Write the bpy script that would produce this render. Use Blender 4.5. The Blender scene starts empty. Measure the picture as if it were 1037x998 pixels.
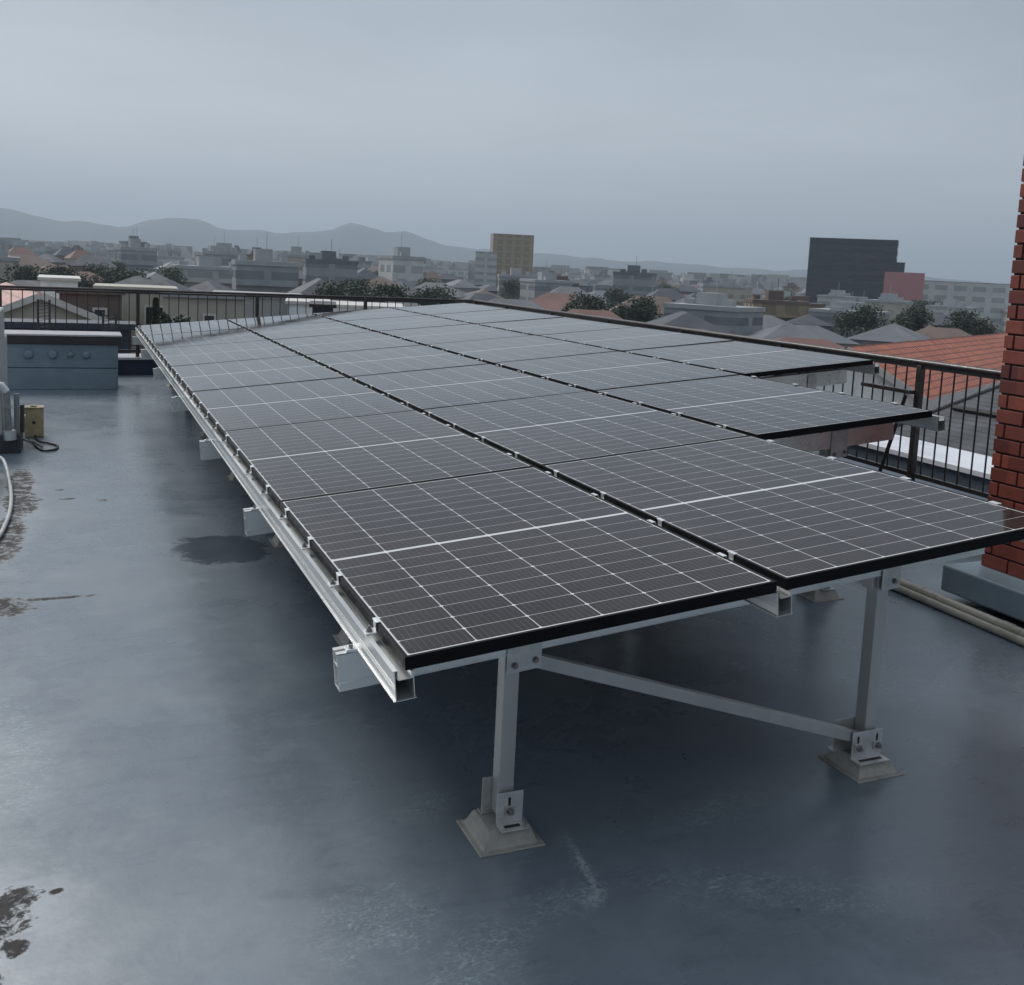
import bpy, math, random
from mathutils import Vector, Matrix
C = bpy.context.scene.collection
rnd = random.Random(11)
W_RIGHT = Vector((0.9190994912855086, -0.3910781947977484, 0.04810374904486547))
W_DOWN = Vector((-0.0018198933307329117, -0.1262948272287363, -0.9919910809091602))
W_FWD = Vector((0.3940213358524945, 0.9116509541304625, -0.11678923205717416))
CAM = Vector((-0.7456603, -2.334419, 0.9737485))
G = -0.77                      # roof level
TILT = math.radians(5.5577)
CT, ST = math.cos(TILT), math.sin(TILT)

# ------------------------------------------------------------------ helpers
def T(v, y, n):                # array-plane coordinates -> world
    return Vector((v*CT - n*ST, y, v*ST + n*CT))

class MB:
    def __init__(s): s.v = []; s.f = []
    def poly(s, pts, faces):
        b = len(s.v); s.v += [Vector(p) for p in pts]; s.f += [tuple(b+i for i in f) for f in faces]; return s
    def box(s, x0, x1, y0, y1, z0, z1, m=None):
        p = [Vector(q) for q in ((x0,y0,z0),(x1,y0,z0),(x1,y1,z0),(x0,y1,z0),(x0,y0,z1),(x1,y0,z1),(x1,y1,z1),(x0,y1,z1))]
        if m: p = [m(q) for q in p]
        return s.poly(p, [(0,3,2,1),(4,5,6,7),(0,1,5,4),(1,2,6,5),(2,3,7,6),(3,0,4,7)])
    def prism(s, prof, y0, y1, m=None):      # profile in (x,z), extruded along y
        n = len(prof)
        p = [Vector((x,y0,z)) for x,z in prof] + [Vector((x,y1,z)) for x,z in prof]
        if m: p = [m(q) for q in p]
        return s.poly(p, [tuple(range(n)), tuple(range(2*n-1,n-1,-1))] + [(i,i+n,(i+1)%n+n,(i+1)%n) for i in range(n)])
    def tube(s, pts, r, n=10, cap=True, radii=None):
        pts = [Vector(p) for p in pts]; b = len(s.v); up = None
        for i, p in enumerate(pts):
            d = (pts[min(i+1,len(pts)-1)] - pts[max(i-1,0)]).normalized()
            if up is None:
                a = Vector((0,0,1)) if abs(d.z) < .9 else Vector((1,0,0))
                up = (a - d*a.dot(d)).normalized()
            else: up = (up - d*up.dot(d)).normalized()
            w = d.cross(up); rr = radii[i] if radii else r
            for k in range(n):
                a = 2*math.pi*k/n; s.v.append(p + (up*math.cos(a)+w*math.sin(a))*rr)
        for i in range(len(pts)-1):
            for k in range(n):
                s.f.append((b+i*n+k, b+i*n+(k+1)%n, b+(i+1)*n+(k+1)%n, b+(i+1)*n+k))
        if cap:
            s.f.append(tuple(b+k for k in range(n))[::-1]); e = b+(len(pts)-1)*n; s.f.append(tuple(e+k for k in range(n)))
        return s
    def cyl(s, a, b, r, n=16): return s.tube([a, b], r, n)
    def build(s, name, mat, parent=None, smooth=False, bevel=0, loc=None):
        me = bpy.data.meshes.new(name); me.from_pydata([tuple(v) for v in s.v], [], s.f)
        import bmesh
        bm = bmesh.new(); bm.from_mesh(me); bmesh.ops.recalc_face_normals(bm, faces=bm.faces); bm.to_mesh(me); bm.free()
        me.materials.append(mat)
        if smooth:
            for p in me.polygons: p.use_smooth = True
            me.set_sharp_from_angle(angle=math.radians(40))
        o = bpy.data.objects.new(name, me); C.objects.link(o)
        if parent: o.parent = parent
        if loc is not None: o.location = loc
        if bevel:
            b = o.modifiers.new('bevel','BEVEL'); b.width = bevel; b.segments = 2; b.limit_method = 'ANGLE'; b.angle_limit = math.radians(40)
        return o

def smooth_path(pts, n=8):
    P = [Vector(p) for p in pts]; P = [P[0]*2-P[1]] + P + [P[-1]*2-P[-2]]; out = []
    for i in range(1, len(P)-2):
        for k in range(n):
            t = k/n; a,b,c,d = P[i-1:i+3]
            out.append(.5*((2*b)+(-a+c)*t+(2*a-5*b+4*c-d)*t*t+(-a+3*b-3*c+d)*t**3))
    out.append(P[-2]); return out

def tag(o, label=None, cat=None, group=None, kind=None):
    if label: o['label'] = label
    if cat: o['category'] = cat
    if group: o['group'] = group
    if kind: o['kind'] = kind
    return o
def thing(name, label, cat, loc=(0,0,0), rot=(0,0,0), group=None):
    o = bpy.data.objects.new(name, None); C.objects.link(o); o.location = loc; o.rotation_euler = rot
    o.empty_display_size = .1
    return tag(o, label, cat, group)
def dup(root, loc=None, label=None, rot=None, group=None):
    kids = {}
    for o in bpy.data.objects:
        if o.parent: kids.setdefault(o.parent.name, []).append(o)
    def cp(o, par):
        c = o.copy(); C.objects.link(c)
        if par: c.parent = par
        for k in kids.get(o.name, []): cp(k, c)
        return c
    r = cp(root, None)
    if loc is not None: r.location = loc
    if rot is not None: r.rotation_euler = rot
    if label: r['label'] = label
    if group: r['group'] = group
    return r

# ------------------------------------------------------------------ materials
def new_mat(name):
    m = bpy.data.materials.new(name); m.use_nodes = True
    nt = m.node_tree; return m, nt, nt.nodes['Principled BSDF']
class N:                       # tiny node-math helper
    def __init__(s, nt): s.nt = nt
    def node(s, t, **k):
        n = s.nt.nodes.new(t)
        for a, b in k.items(): setattr(n, a, b)
        return n
    def put(s, sock, v):
        if isinstance(v, (int, float, tuple, list)): sock.default_value = v
        else: s.nt.links.new(v, sock)
    def m(s, op, a, b=0., c=None, clamp=False):
        n = s.node('ShaderNodeMath', operation=op); n.use_clamp = clamp
        s.put(n.inputs[0], a); s.put(n.inputs[1], b)
        if c is not None: s.put(n.inputs[2], c)
        return n.outputs[0]
    def step(s, x, lo, hi, a=0., b=1.):
        n = s.node('ShaderNodeMapRange', interpolation_type='SMOOTHSTEP')
        s.put(n.inputs[0], x); s.put(n.inputs[1], lo); s.put(n.inputs[2], hi); s.put(n.inputs[3], a); s.put(n.inputs[4], b)
        return n.outputs[0]
    def lin(s, x, lo, hi, a=0., b=1.):
        n = s.node('ShaderNodeMapRange')
        s.put(n.inputs[0], x); s.put(n.inputs[1], lo); s.put(n.inputs[2], hi); s.put(n.inputs[3], a); s.put(n.inputs[4], b)
        return n.outputs[0]
    def mix(s, f, a, b):
        n = s.node('ShaderNodeMix', data_type='RGBA'); s.put(n.inputs[0], f)
        s.put(n.inputs[6], a if not isinstance(a, tuple) else (*a, 1) if len(a)==3 else a)
        s.put(n.inputs[7], b if not isinstance(b, tuple) else (*b, 1) if len(b)==3 else b)
        return n.outputs[2]
    def noise(s, vec, scale, detail=4, rough=.5, dist=0., dim='3D'):
        n = s.node('ShaderNodeTexNoise'); n.inputs['Scale'].default_value = scale; n.inputs['Detail'].default_value = detail
        n.inputs['Roughness'].default_value = rough; n.inputs['Distortion'].default_value = dist
        if vec is not None: s.nt.links.new(vec, n.inputs['Vector'])
        return n.outputs[0]
    def coord(s, out='Object'): return s.node('ShaderNodeTexCoord').outputs[out]
    def pos(s): return s.node('ShaderNodeNewGeometry').outputs['Position']
    def xyz(s, v):
        n = s.node('ShaderNodeSeparateXYZ'); s.nt.links.new(v, n.inputs[0]); return n.outputs
    def mapping(s, v, scale=(1,1,1), rot=(0,0,0), loc=(0,0,0)):
        n = s.node('ShaderNodeMapping'); s.nt.links.new(v, n.inputs[0]); n.inputs['Scale'].default_value = scale
        n.inputs['Rotation'].default_value = rot; n.inputs['Location'].default_value = loc; return n.outputs[0]
    def bump(s, h, strength, dist=.01):
        n = s.node('ShaderNodeBump'); n.inputs['Strength'].default_value = strength; n.inputs['Distance'].default_value = dist
        s.nt.links.new(h, n.inputs['Height']); return n.outputs[0]

def simple(name, col, rough=.6, metal=0., var=.15, scale=6., bump=0., bscale=80., spec=.5, stretch=(1,1,1), dirt=None):
    m, nt, p = new_mat(name); n = N(nt); v = n.mapping(n.pos(), scale=stretch)
    a = n.noise(v, scale, 5, .6)
    lo = tuple(c*(1-var*1.6) for c in col); hi = tuple(min(1, c*(1+var*1.2)) for c in col)
    c = n.mix(n.lin(a, .3, .7), lo, hi)
    if dirt:
        d = n.step(n.noise(v, scale*.6, 6, .65), .52, .68); c = n.mix(n.m('MULTIPLY', d, .6), c, dirt)
    nt.links.new(c, p.inputs['Base Color'])
    p.inputs['Metallic'].default_value = metal; p.inputs['Specular IOR Level'].default_value = spec
    nt.links.new(n.lin(n.noise(v, scale*2.3, 4), .3, .7, max(.05, rough-.08), min(1, rough+.08)), p.inputs['Roughness'])
    if bump: nt.links.new(n.bump(n.noise(v, bscale, 3), bump, .004), p.inputs['Normal'])
    return m

M = {}
M['alu'] = simple('aluminium', (.72,.725,.715), .30, .78, .07, 4, .10, 60, stretch=(1,.15,1))
M['alu_bright'] = simple('bright aluminium', (.80,.81,.81), .30, .6, .06, 5)
M['alu_post'] = simple('post aluminium', (.47,.47,.46), .40, .6, .10, 5, .1, 70, stretch=(1,1,.2))
M['galv'] = simple('galvanised plate', (.55,.55,.54), .40, .6, .12, 18)
M['bolt'] = simple('steel bolt', (.30,.29,.28), .35, .9, .2, 60)
M['black_frame'] = simple('black anodised frame', (.004,.0045,.006), .42, 0, .2, 8, spec=.12)
M['dark_steel'] = simple('dark painted steel', (.020,.017,.018), .38, 0, .3, 9, dirt=(.05,.035,.03))
M['rail_brown'] = simple('brown handrail', (.032,.024,.024), .33, 0, .3, 9, dirt=(.07,.05,.045))
M['pad'] = simple('grey sealed footing', (.29,.28,.255), .62, 0, .14, 14, .5, 35, dirt=(.14,.14,.14))
M['duct'] = simple('blue grey duct coating', (.17,.225,.265), .42, 0, .12, 3, .2, 14, dirt=(.13,.16,.18))
M['ductd'] = simple('duct seam', (.03,.04,.05), .6)
M['fascia'] = simple('dark brown fascia', (.030,.022,.027), .45, 0, .2, 5)
M['lightcap'] = simple('pale weathered cap', (.40,.38,.39), .35, 0, .10, 4, dirt=(.25,.25,.27))
M['white_cap'] = simple('white sheet cap', (.72,.73,.77), .4, 0, .05, 2, dirt=(.5,.5,.54))
M['navy'] = simple('navy coating', (.013,.022,.045), .5, 0, .25, 4)
M['parapet'] = simple('parapet coating', (.10,.125,.155), .5, 0, .15, 3, .2, 20)
M['mortar'] = simple('dark mortar', (.035,.020,.018), .9, 0, .2, 30)
M['pvc'] = simple('beige pipe', (.40,.37,.30), .35, 0, .10, 8, dirt=(.24,.22,.18))
M['ac_grey'] = simple('grey enamelled casing', (.42,.41,.40), .4, 0, .06, 4, dirt=(.3,.29,.27))
M['ac_dark'] = simple('dark grille', (.035,.038,.042), .5, 0, .3, 12)
M['beige_box'] = simple('tan plastic box', (.36,.285,.165), .5, 0, .14, 14, dirt=(.16,.12,.08))
M['white_plastic'] = simple('white wrapped pipe', (.62,.64,.64), .45, 0, .1, 20, dirt=(.35,.36,.35))
M['hose'] = simple('dull white hose', (.40,.41,.41), .5, 0, .12, 12, dirt=(.25,.25,.25))
M['grey_pipe'] = simple('grey insulated pipe', (.19,.20,.20), .55, 0, .2, 20)
M['black_rubber'] = simple('black rubber', (.010,.011,.012), .5, 0, .2, 20)
M['glass_dark'] = simple('window glass', (.03,.035,.045), .12, 0, .2, 1)

# --- solar cells: object coordinates of one panel, 6 x 18 half cells
m, nt, p = new_mat('solar cells'); n = N(nt); M['cells'] = m
oc = n.coord(); X, Y, Z = n.xyz(oc)
inx = n.m('MULTIPLY', n.m('GREATER_THAN', X, .0158), n.m('LESS_THAN', X, 1.1182))
yy = n.m('SUBTRACT', n.m('ABSOLUTE', n.m('SUBTRACT', Y, .861)), .0085)
iny = n.m('MULTIPLY', n.m('GREATER_THAN', yy, -.0052), n.m('LESS_THAN', yy, .8345))
midbar = n.m('LESS_THAN', yy, -.0052)
inside = n.m('MULTIPLY', inx, iny)
cx = n.m('DIVIDE', n.m('SUBTRACT', X, .015), .184); cy = n.m('DIVIDE', n.m('MAXIMUM', yy, 0.), .0928)
fx = n.m('MULTIPLY', n.m('SUBTRACT', .5, n.m('ABSOLUTE', n.m('SUBTRACT', n.m('FRACT', cx), .5))), .184)
fy = n.m('MULTIPLY', n.m('SUBTRACT', .5, n.m('ABSOLUTE', n.m('SUBTRACT', n.m('FRACT', cy), .5))), .0928)
gap = n.m('MAXIMUM', n.m('LESS_THAN', fx, .0013), n.m('LESS_THAN', fy, .00095))
dia = n.m('LESS_THAN', n.m('ADD', fx, fy), .0072)
bb = n.m('DIVIDE', X, .0184); fb = n.m('MULTIPLY', n.m('SUBTRACT', .5, n.m('ABSOLUTE', n.m('SUBTRACT', n.m('FRACT', bb), .5))), .0184)
bus = n.m('LESS_THAN', fb, .00035)
white = n.m('MAXIMUM', gap, n.m('MAXIMUM', dia, n.m('SUBTRACT', 1., inside)), clamp=True)
comb = n.node('ShaderNodeCombineXYZ'); n.put(comb.inputs[0], n.m('FLOOR', cx)); n.put(comb.inputs[1], n.m('FLOOR', n.m('DIVIDE', Y, .0957)))
oi = n.node('ShaderNodeObjectInfo'); n.put(comb.inputs[2], n.m('MULTIPLY', oi.outputs['Random'], 50.))
wn = n.node('ShaderNodeTexWhiteNoise'); nt.links.new(comb.outputs[0], wn.inputs[0])
cell = n.mix(wn.outputs[0], (.0120,.0066,.0058), (.0190,.0118,.0108))
dust = n.noise(n.pos(), 1.3, 6, .7)
cell = n.mix(n.lin(dust, .35, .75, 0., .03), cell, (.36,.31,.28))
edge = n.m('MULTIPLY', n.lin(X, .0, .16, 1., 0.), n.lin(n.noise(n.pos(), 9., 6, .75), .4, .7, 0., .10)); cell = n.mix(edge, cell, (.34,.31,.28))
spots = n.node('ShaderNodeTexVoronoi'); spots.inputs['Scale'].default_value = 38.; nt.links.new(n.pos(), spots.inputs['Vector'])
cell = n.mix(n.m('MULTIPLY', n.m('LESS_THAN', spots.outputs[0], .09), .06), cell, (.4,.4,.38))
cell = n.mix(n.m('MULTIPLY', bus, .24), cell, (.5,.5,.5))
col = n.mix(white, cell, n.mix(n.m('MAXIMUM', dia, midbar), (.58,.58,.58), (.66,.66,.66)))
nt.links.new(col, p.inputs['Base Color'])
p.inputs['IOR'].default_value = 1.33
nt.links.new(n.lin(n.noise(n.pos(), 3., 5, .6), .3, .7, .045, .10), p.inputs['Roughness'])

# --- roof membrane
m, nt, p = new_mat('roof membrane'); n = N(nt); M['membrane'] = m
P = n.pos(); PX, PY, PZ = n.xyz(P)
a = n.noise(P, .55, 5, .6, .4); b = n.noise(P, 4.2, 7, .68, .7); c_ = n.noise(n.mapping(P, scale=(1, 3.2, 1), rot=(0,0,.5)), 3.0, 6, .7, 1.2)
col = n.mix(n.lin(a, .3, .7), (.108,.136,.166), (.142,.170,.200))
col = n.mix(n.lin(b, .46, .76, 0., .35), col, (.19,.235,.275))
col = n.mix(n.lin(c_, .52, .74, 0., .45), col, (.060,.082,.106))
s1 = n.noise(n.mapping(P, scale=(1,4.5,1), rot=(0,0,-.5)), 9., 8, .74, 2.2); s2 = n.noise(n.mapping(P, scale=(3.5,1,1), rot=(0,0,.35)), 7., 8, .74, 2.5)
col = n.mix(n.lin(s1, .54, .76, 0., .40), col, (.21,.26,.30)); col = n.mix(n.lin(s2, .55, .78, 0., .45), col, (.05,.07,.092))
wob = n.noise(P, 5.5, 8, .72, .3); wob2 = n.noise(P, 22., 4, .7)
def blob(cx0, cy0, rx, ry, ang=0., soft=.25, amp=1.1, fine=.35):
    ca, sa = math.cos(ang), math.sin(ang)
    dx = n.m('SUBTRACT', PX, cx0); dy = n.m('SUBTRACT', PY, cy0)
    u = n.m('DIVIDE', n.m('ADD', n.m('MULTIPLY', dx, ca), n.m('MULTIPLY', dy, sa)), rx)
    v = n.m('DIVIDE', n.m('SUBTRACT', n.m('MULTIPLY', dy, ca), n.m('MULTIPLY', dx, sa)), ry)
    d = n.m('SQRT', n.m('ADD', n.m('MULTIPLY', u, u), n.m('MULTIPLY', v, v)))
    d = n.m('ADD', d, n.m('MULTIPLY', n.m('SUBTRACT', wob, .5), amp*2)); d = n.m('ADD', d, n.m('MULTIPLY', n.m('SUBTRACT', wob2, .5), fine*2))
    return n.step(d, 1.-soft, 1.+soft, 1., 0.)
def union(L):
    r = L[0]
    for q in L[1:]: r = n.m('MAXIMUM', r, q)
    return r
# pale scuffs left by dried water and sealant
scuff = n.m('MULTIPLY', n.lin(n.noise(n.mapping(P, scale=(1,2.5,1), rot=(0,0,-.8)), 26., 8, .78, 2.2), .49, .66), union([blob(.63,.16,.025,.17,-.12,.5,.9,1.3), blob(.50,.02,.12,.07,.3,.6,1.,1.2), blob(-.02,.10,.16,.14,.4,.8,1.3,1.1), blob(.20,-.12,.2,.09,.6,.8,1.3,1.2),
               blob(1.05,-.10,.30,.10,-.4,.9,1.5,1.2), blob(3.25,1.0,.22,.5,.3,.7,1.5,1.2), blob(-.95,1.4,.10,.5,.1,.9,1.3,1.), blob(1.2,.30,.18,.06,.3,.9,1.5,1.2), blob(.30,.62,.12,.05,.5,.9,1.5,1.2)]))
col = n.mix(n.m('MULTIPLY', scuff, .95), col, (.30,.36,.39))
fine = n.m('MULTIPLY', n.lin(n.noise(n.mapping(P, scale=(1,3.2,1), rot=(0,0,-.35)), 34., 8, .8, 2.6), .60, .74), n.lin(n.noise(P, 1.9, 4, .6), .46, .62))
col = n.mix(n.m('MULTIPLY', fine, .8), col, (.27,.33,.36))
line = n.m('MULTIPLY', union([blob(.635,.15,.012,.15,-.16,.5,.9,.9), blob(.60,.02,.05,.03,.5,.6,1.2,1.2)]), n.lin(n.noise(P, 60., 4, .7), .4, .55))
col = n.mix(n.m('MULTIPLY', line, .5), col, (.42,.46,.48))
# rings of grime
halo = union([blob(-.92,.46,.17,.16,0,.5,1.,1.), blob(-1.12,5.0,.16,1.5,0,.5,1.,.8)])
col = n.mix(n.m('MULTIPLY', halo, .30), col, (.30,.33,.36))
dirt = n.m('MULTIPLY', n.lin(n.noise(P, 16., 8, .8, .5), .40, .50), union([blob(-.91,.50,.075,.045,.2,.12,.9,.9), blob(-.885,.30,.03,.045,0,.14,.9,1.), blob(-.80,.51,.018,.012,.3,.3,.8,.6), blob(-.94,.18,.03,.03,0,.2,.8,.6),
              blob(-1.13,5.9,.09,.5,0,.12,.8,.4), blob(-1.10,5.25,.12,.35,0,.15,.9,.4), blob(-1.14,4.3,.10,.55,0,.25,.9,.4), blob(-1.10,3.0,.17,.14,.35,.2,.7,.4), blob(-.86,3.08,.22,.025,0,.3,.7,.5),
              blob(-.58,5.2,.03,.04,0,.2,.6,.4), blob(-.80,5.3,.05,.03,.1,.3,.6,.4), blob(-.86,5.6,.03,.03,0,.3,.6,.4), blob(-.93,.42,.06,.13,.2,.2,1.3,1.2)]))
col = n.mix(n.m('MULTIPLY', dirt, .93), col, n.mix(n.lin(wob2, .3, .7), (.016,.013,.012), (.055,.046,.042)))
wet = union([blob(.05,3.80,.27,.30,.15,.14,.75,.10)])
col = n.mix(n.m('MULTIPLY', wet, .7), col, (.030,.042,.055))
# dark speckles
vor = n.node('ShaderNodeTexVoronoi'); vor.inputs['Scale'].default_value = 3.1; nt.links.new(P, vor.inputs['Vector'])
spk = n.m('MULTIPLY', n.m('LESS_THAN', vor.outputs[0], .022), n.m('GREATER_THAN', wob, .5))
col = n.mix(n.m('MULTIPLY', spk, .7), col, (.05,.05,.055))
nt.links.new(col, p.inputs['Base Color'])
r = n.lin(n.noise(P, 1.1, 6, .62, .5), .3, .7, .22, .36); r = n.m('ADD', r, n.m('MULTIPLY', dirt, .45)); r = n.m('ADD', r, n.m('MULTIPLY', n.m('SUBTRACT', b, .5), .12)); r = n.m('SUBTRACT', r, n.m('MULTIPLY', wet, .1))
nt.links.new(r, p.inputs['Roughness']); nt.links.new(n.m('SUBTRACT', 1., n.m('MULTIPLY', dirt, .82)), p.inputs['Specular IOR Level'])
h = n.m('ADD', n.m('MULTIPLY', n.noise(P, 1.6, 3, .5), 1.), n.m('MULTIPLY', n.noise(P, 30., 4, .6), .06))
nt.links.new(n.bump(h, .35, .02), p.inputs['Normal'])

def brick_mat():
    m, nt, p = new_mat('glazed red brick'); n = N(nt); P = n.pos(); x, y, z = n.xyz(P)
    a = n.node('ShaderNodeCombineXYZ'); n.put(a.inputs[0], n.m('FLOOR', n.m('DIVIDE', y, .12))); n.put(a.inputs[1], n.m('FLOOR', n.m('DIVIDE', n.m('ADD', z, .575), .083)))
    w = n.node('ShaderNodeTexWhiteNoise'); nt.links.new(a.outputs[0], w.inputs[0])
    c = n.mix(w.outputs[0], (.105,.024,.020), (.27,.062,.038))
    c = n.mix(n.lin(n.noise(P, 26., 6, .7), .45, .75, 0., .6), c, (.10,.028,.024))
    nt.links.new(c, p.inputs['Base Color']); p.inputs['Roughness'].default_value = .42
    nt.links.new(n.bump(n.noise(P, 120., 4, .6), .25, .003), p.inputs['Normal']); return m
M['brick'] = brick_mat()

def tile_mat(name, c0, c1, pitch, wave, axis_slope='z'):
    # courses of tiles in the object's own coordinates: x along the ridge, y down the slope
    m, nt, p = new_mat(name); n = N(nt); x, y, z = n.xyz(n.coord())
    fr = n.m('FRACT', n.m('DIVIDE', y, pitch)); fw = n.m('SINE', n.m('MULTIPLY', x, 6.2832/wave))
    a = n.node('ShaderNodeCombineXYZ'); n.put(a.inputs[0], n.m('FLOOR', n.m('DIVIDE', x, wave))); n.put(a.inputs[1], n.m('FLOOR', n.m('DIVIDE', y, pitch)))
    w = n.node('ShaderNodeTexWhiteNoise'); nt.links.new(a.outputs[0], w.inputs[0])
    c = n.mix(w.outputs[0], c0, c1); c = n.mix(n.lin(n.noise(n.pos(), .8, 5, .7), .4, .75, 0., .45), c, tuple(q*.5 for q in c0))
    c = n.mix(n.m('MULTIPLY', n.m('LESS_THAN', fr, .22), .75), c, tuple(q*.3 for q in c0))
    nt.links.new(c, p.inputs['Base Color']); p.inputs['Roughness'].default_value = .55
    h = n.m('ADD', n.m('MULTIPLY', fr, .6), n.m('MULTIPLY', fw, .4)); nt.links.new(n.bump(h, .9, .05), p.inputs['Normal']); return m
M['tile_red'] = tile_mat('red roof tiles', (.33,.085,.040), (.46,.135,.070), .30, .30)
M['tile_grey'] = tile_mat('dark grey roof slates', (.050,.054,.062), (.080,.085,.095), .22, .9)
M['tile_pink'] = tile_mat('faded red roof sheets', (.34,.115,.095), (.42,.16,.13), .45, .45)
M['white_wall'] = simple('white render', (.90,.91,.90), .7, 0, .03, .6, dirt=(.52,.54,.53))
M['cream_wall'] = simple('cream render', (.42,.40,.34), .8, 0, .08, .5, dirt=(.30,.28,.24))
M['house_grey'] = simple('grey render', (.30,.31,.31), .8, 0, .08, .5)
M['house_brown'] = simple('brown cladding', (.13,.105,.09), .8, 0, .12, .5)
M['gutter'] = simple('dark gutter', (.018,.018,.02), .5)
M['slate_wall'] = simple('dark blue roof edge', (.026,.036,.055), .5, 0, .2, 1.)
M['lt_trim'] = simple('pale trim', (.55,.53,.50), .6, 0, .06, 3)
M['wire'] = simple('dark wire', (.015,.015,.017), .6)
def leaf_mat(name, a, b):
    m, nt, p = new_mat(name); n = N(nt)
    c = n.mix(n.lin(n.noise(n.coord(), 1.7, 4, .6), .35, .65), a, b); nt.links.new(c, p.inputs['Base Color']); p.inputs['Roughness'].default_value = .7; return m
M['leaf'] = leaf_mat('dark foliage', (.025,.040,.024), (.060,.080,.045)); M['bark'] = simple('bark', (.07,.055,.045), .9)

# facades of far buildings: floors and windows set out in metres
def facade(name, wall, win, fl=3.0, bay=2.4, ww=.5, wh=.40, band=None):
    m, nt, p = new_mat(name); n = N(nt); x, y, z = n.xyz(n.coord())
    g = n.node('ShaderNodeNewGeometry'); nx, ny, nz = n.xyz(n.node('ShaderNodeTexCoord').outputs['Normal'])
    usex = n.m('GREATER_THAN', n.m('ABSOLUTE', ny), .7)
    h = n.m('ADD', n.m('MULTIPLY', x, usex), n.m('MULTIPLY', y, n.m('SUBTRACT', 1., usex)))
    fh = n.m('ABSOLUTE', n.m('SUBTRACT', n.m('FRACT', n.m('DIVIDE', h, bay)), .5)); fv = n.m('ABSOLUTE', n.m('SUBTRACT', n.m('FRACT', n.m('DIVIDE', z, fl)), .5))
    w = n.m('MULTIPLY', n.m('LESS_THAN', fh, ww/2), n.m('LESS_THAN', fv, wh/2)); w = n.m('MULTIPLY', w, n.m('LESS_THAN', n.m('ABSOLUTE', nz), .5))
    oi = n.node('ShaderNodeObjectInfo')
    c = n.mix(n.lin(n.noise(n.coord(), .35, 4, .6), .3, .7), tuple(q*.85 for q in wall), tuple(min(1,q*1.1) for q in wall))
    c = n.mix(n.m('MULTIPLY', n.m('LESS_THAN', n.m('ABSOLUTE', nz), .5), 0.), c, wall)
    c = n.mix(n.m('MULTIPLY', w, .42), c, win); nt.links.new(c, p.inputs['Base Color'])
    nt.links.new(n.m('SUBTRACT', .8, n.m('MULTIPLY', w, .6)), p.inputs['Roughness']); return m
FAC = [('white', facade('white facade', (.50,.51,.50), (.08,.09,.10), 3., 5.2, .66, .5)), ('cream', facade('cream facade', (.40,.37,.31), (.07,.07,.08), 3, 3.2, .4, .4)),
       ('grey', facade('grey facade', (.27,.28,.29), (.05,.06,.07), 3, 30, .95, .42)), ('brown', facade('brown facade', (.17,.13,.11), (.04,.04,.05), 3, 3.6, .45, .4)),
       ('dark grey', facade('dark facade', (.12,.125,.135), (.03,.035,.04), 3, 4., .5, .5)), ('pale', facade('pale facade', (.42,.43,.42), (.10,.11,.12), 3, 6., .8, .45))]
ROOF = {'grey': simple('far grey roof', (.13,.135,.15), .7, 0, .15, .3), 'brown': simple('far brown roof', (.13,.09,.075), .7, 0, .15, .3),
        'dark': simple('far dark roof', (.06,.065,.08), .7, 0, .15, .3), 'red': simple('far red roof', (.17,.085,.07), .7, 0, .15, .3), 'pale': simple('far pale roof', (.33,.34,.35), .7, 0, .1, .3)}

# ------------------------------------------------------------------ setting
o = MB().box(-7., 5.62, -6., 13.9, G-.3, G).build('roof_floor', M['membrane']); tag(o, kind='structure')
CG = -11.5
m, nt, p = new_mat('town ground'); n = N(nt)
c = n.mix(n.lin(n.noise(n.pos(), .02, 6, .65), .35, .65), (.055,.062,.058), (.11,.11,.105)); nt.links.new(c, p.inputs['Base Color']); p.inputs['Roughness'].default_value = .85
o = MB().poly([(-9000,-3000,CG),(12000,-3000,CG),(12000,12500,CG),(-9000,12500,CG)], [(0,1,2,3)]).build('ground', m); tag(o, kind='structure')

# the building that carries the roof
o = MB().box(-7.3, 5.9, -6.3, 14.2, CG, G-.32).build('lower_building', M['house_grey'])
tag(o, 'the building under the solar roof, hidden below its edge', 'building')

# hills
def hills(name, prof, dist, depth, mat):
    mb = MB(); V = []; nx = len(prof); ny = 9
    for j in range(ny):
        for i, (az, h) in enumerate(prof):
            t = j/(ny-1); hh = h*math.sin(math.pi*min(1, t*1.02))**.8 if 0 < j < ny-1 else 0
            hh *= 1 + .05*math.sin(i*.35+j*2.1)
            d = dist + depth*t
            V.append((CAM.x+math.sin(math.radians(az))*d, CAM.y+math.cos(math.radians(az))*d, CG-5+hh))
    mb.poly(V, [(j*nx+i, j*nx+i+1, (j+1)*nx+i+1, (j+1)*nx+i) for j in range(ny-1) for i in range(nx-1)])
    o = mb.build(name, mat, smooth=True); tag(o, kind='structure'); return o
m, nt, p = new_mat('forested hills'); n = N(nt)
c = n.mix(n.lin(n.noise(n.pos(), .003, 8, .7), .4, .6), (.018,.034,.036), (.034,.054,.052)); nt.links.new(c, p.inputs['Base Color']); p.inputs['Roughness'].default_value = .9
ctrl = [(-30,300),(-12,330),(-4,375),(-1,300),(2,290),(5,370),(8,300),(12,320),(14,390),(17,350),(20,260),(24,235),(30,210),(36,190),(42,210),(50,160),(58,180),(75,160)]
prof = []
for k in range(211):
    az = -30 + k*.5
    for (a0,h0),(a1,h1) in zip(ctrl, ctrl[1:]):
        if a0 <= az <= a1: t = (az-a0)/(a1-a0); t = t*t*(3-2*t); h = h0+(h1-h0)*t; break
    prof.append((az, (h-45)*.50*(.96+.03*math.sin(az*2.3)+.015*math.sin(az*4.1+1))))
hills('hills', prof, 3600, 1400, m)

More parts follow.
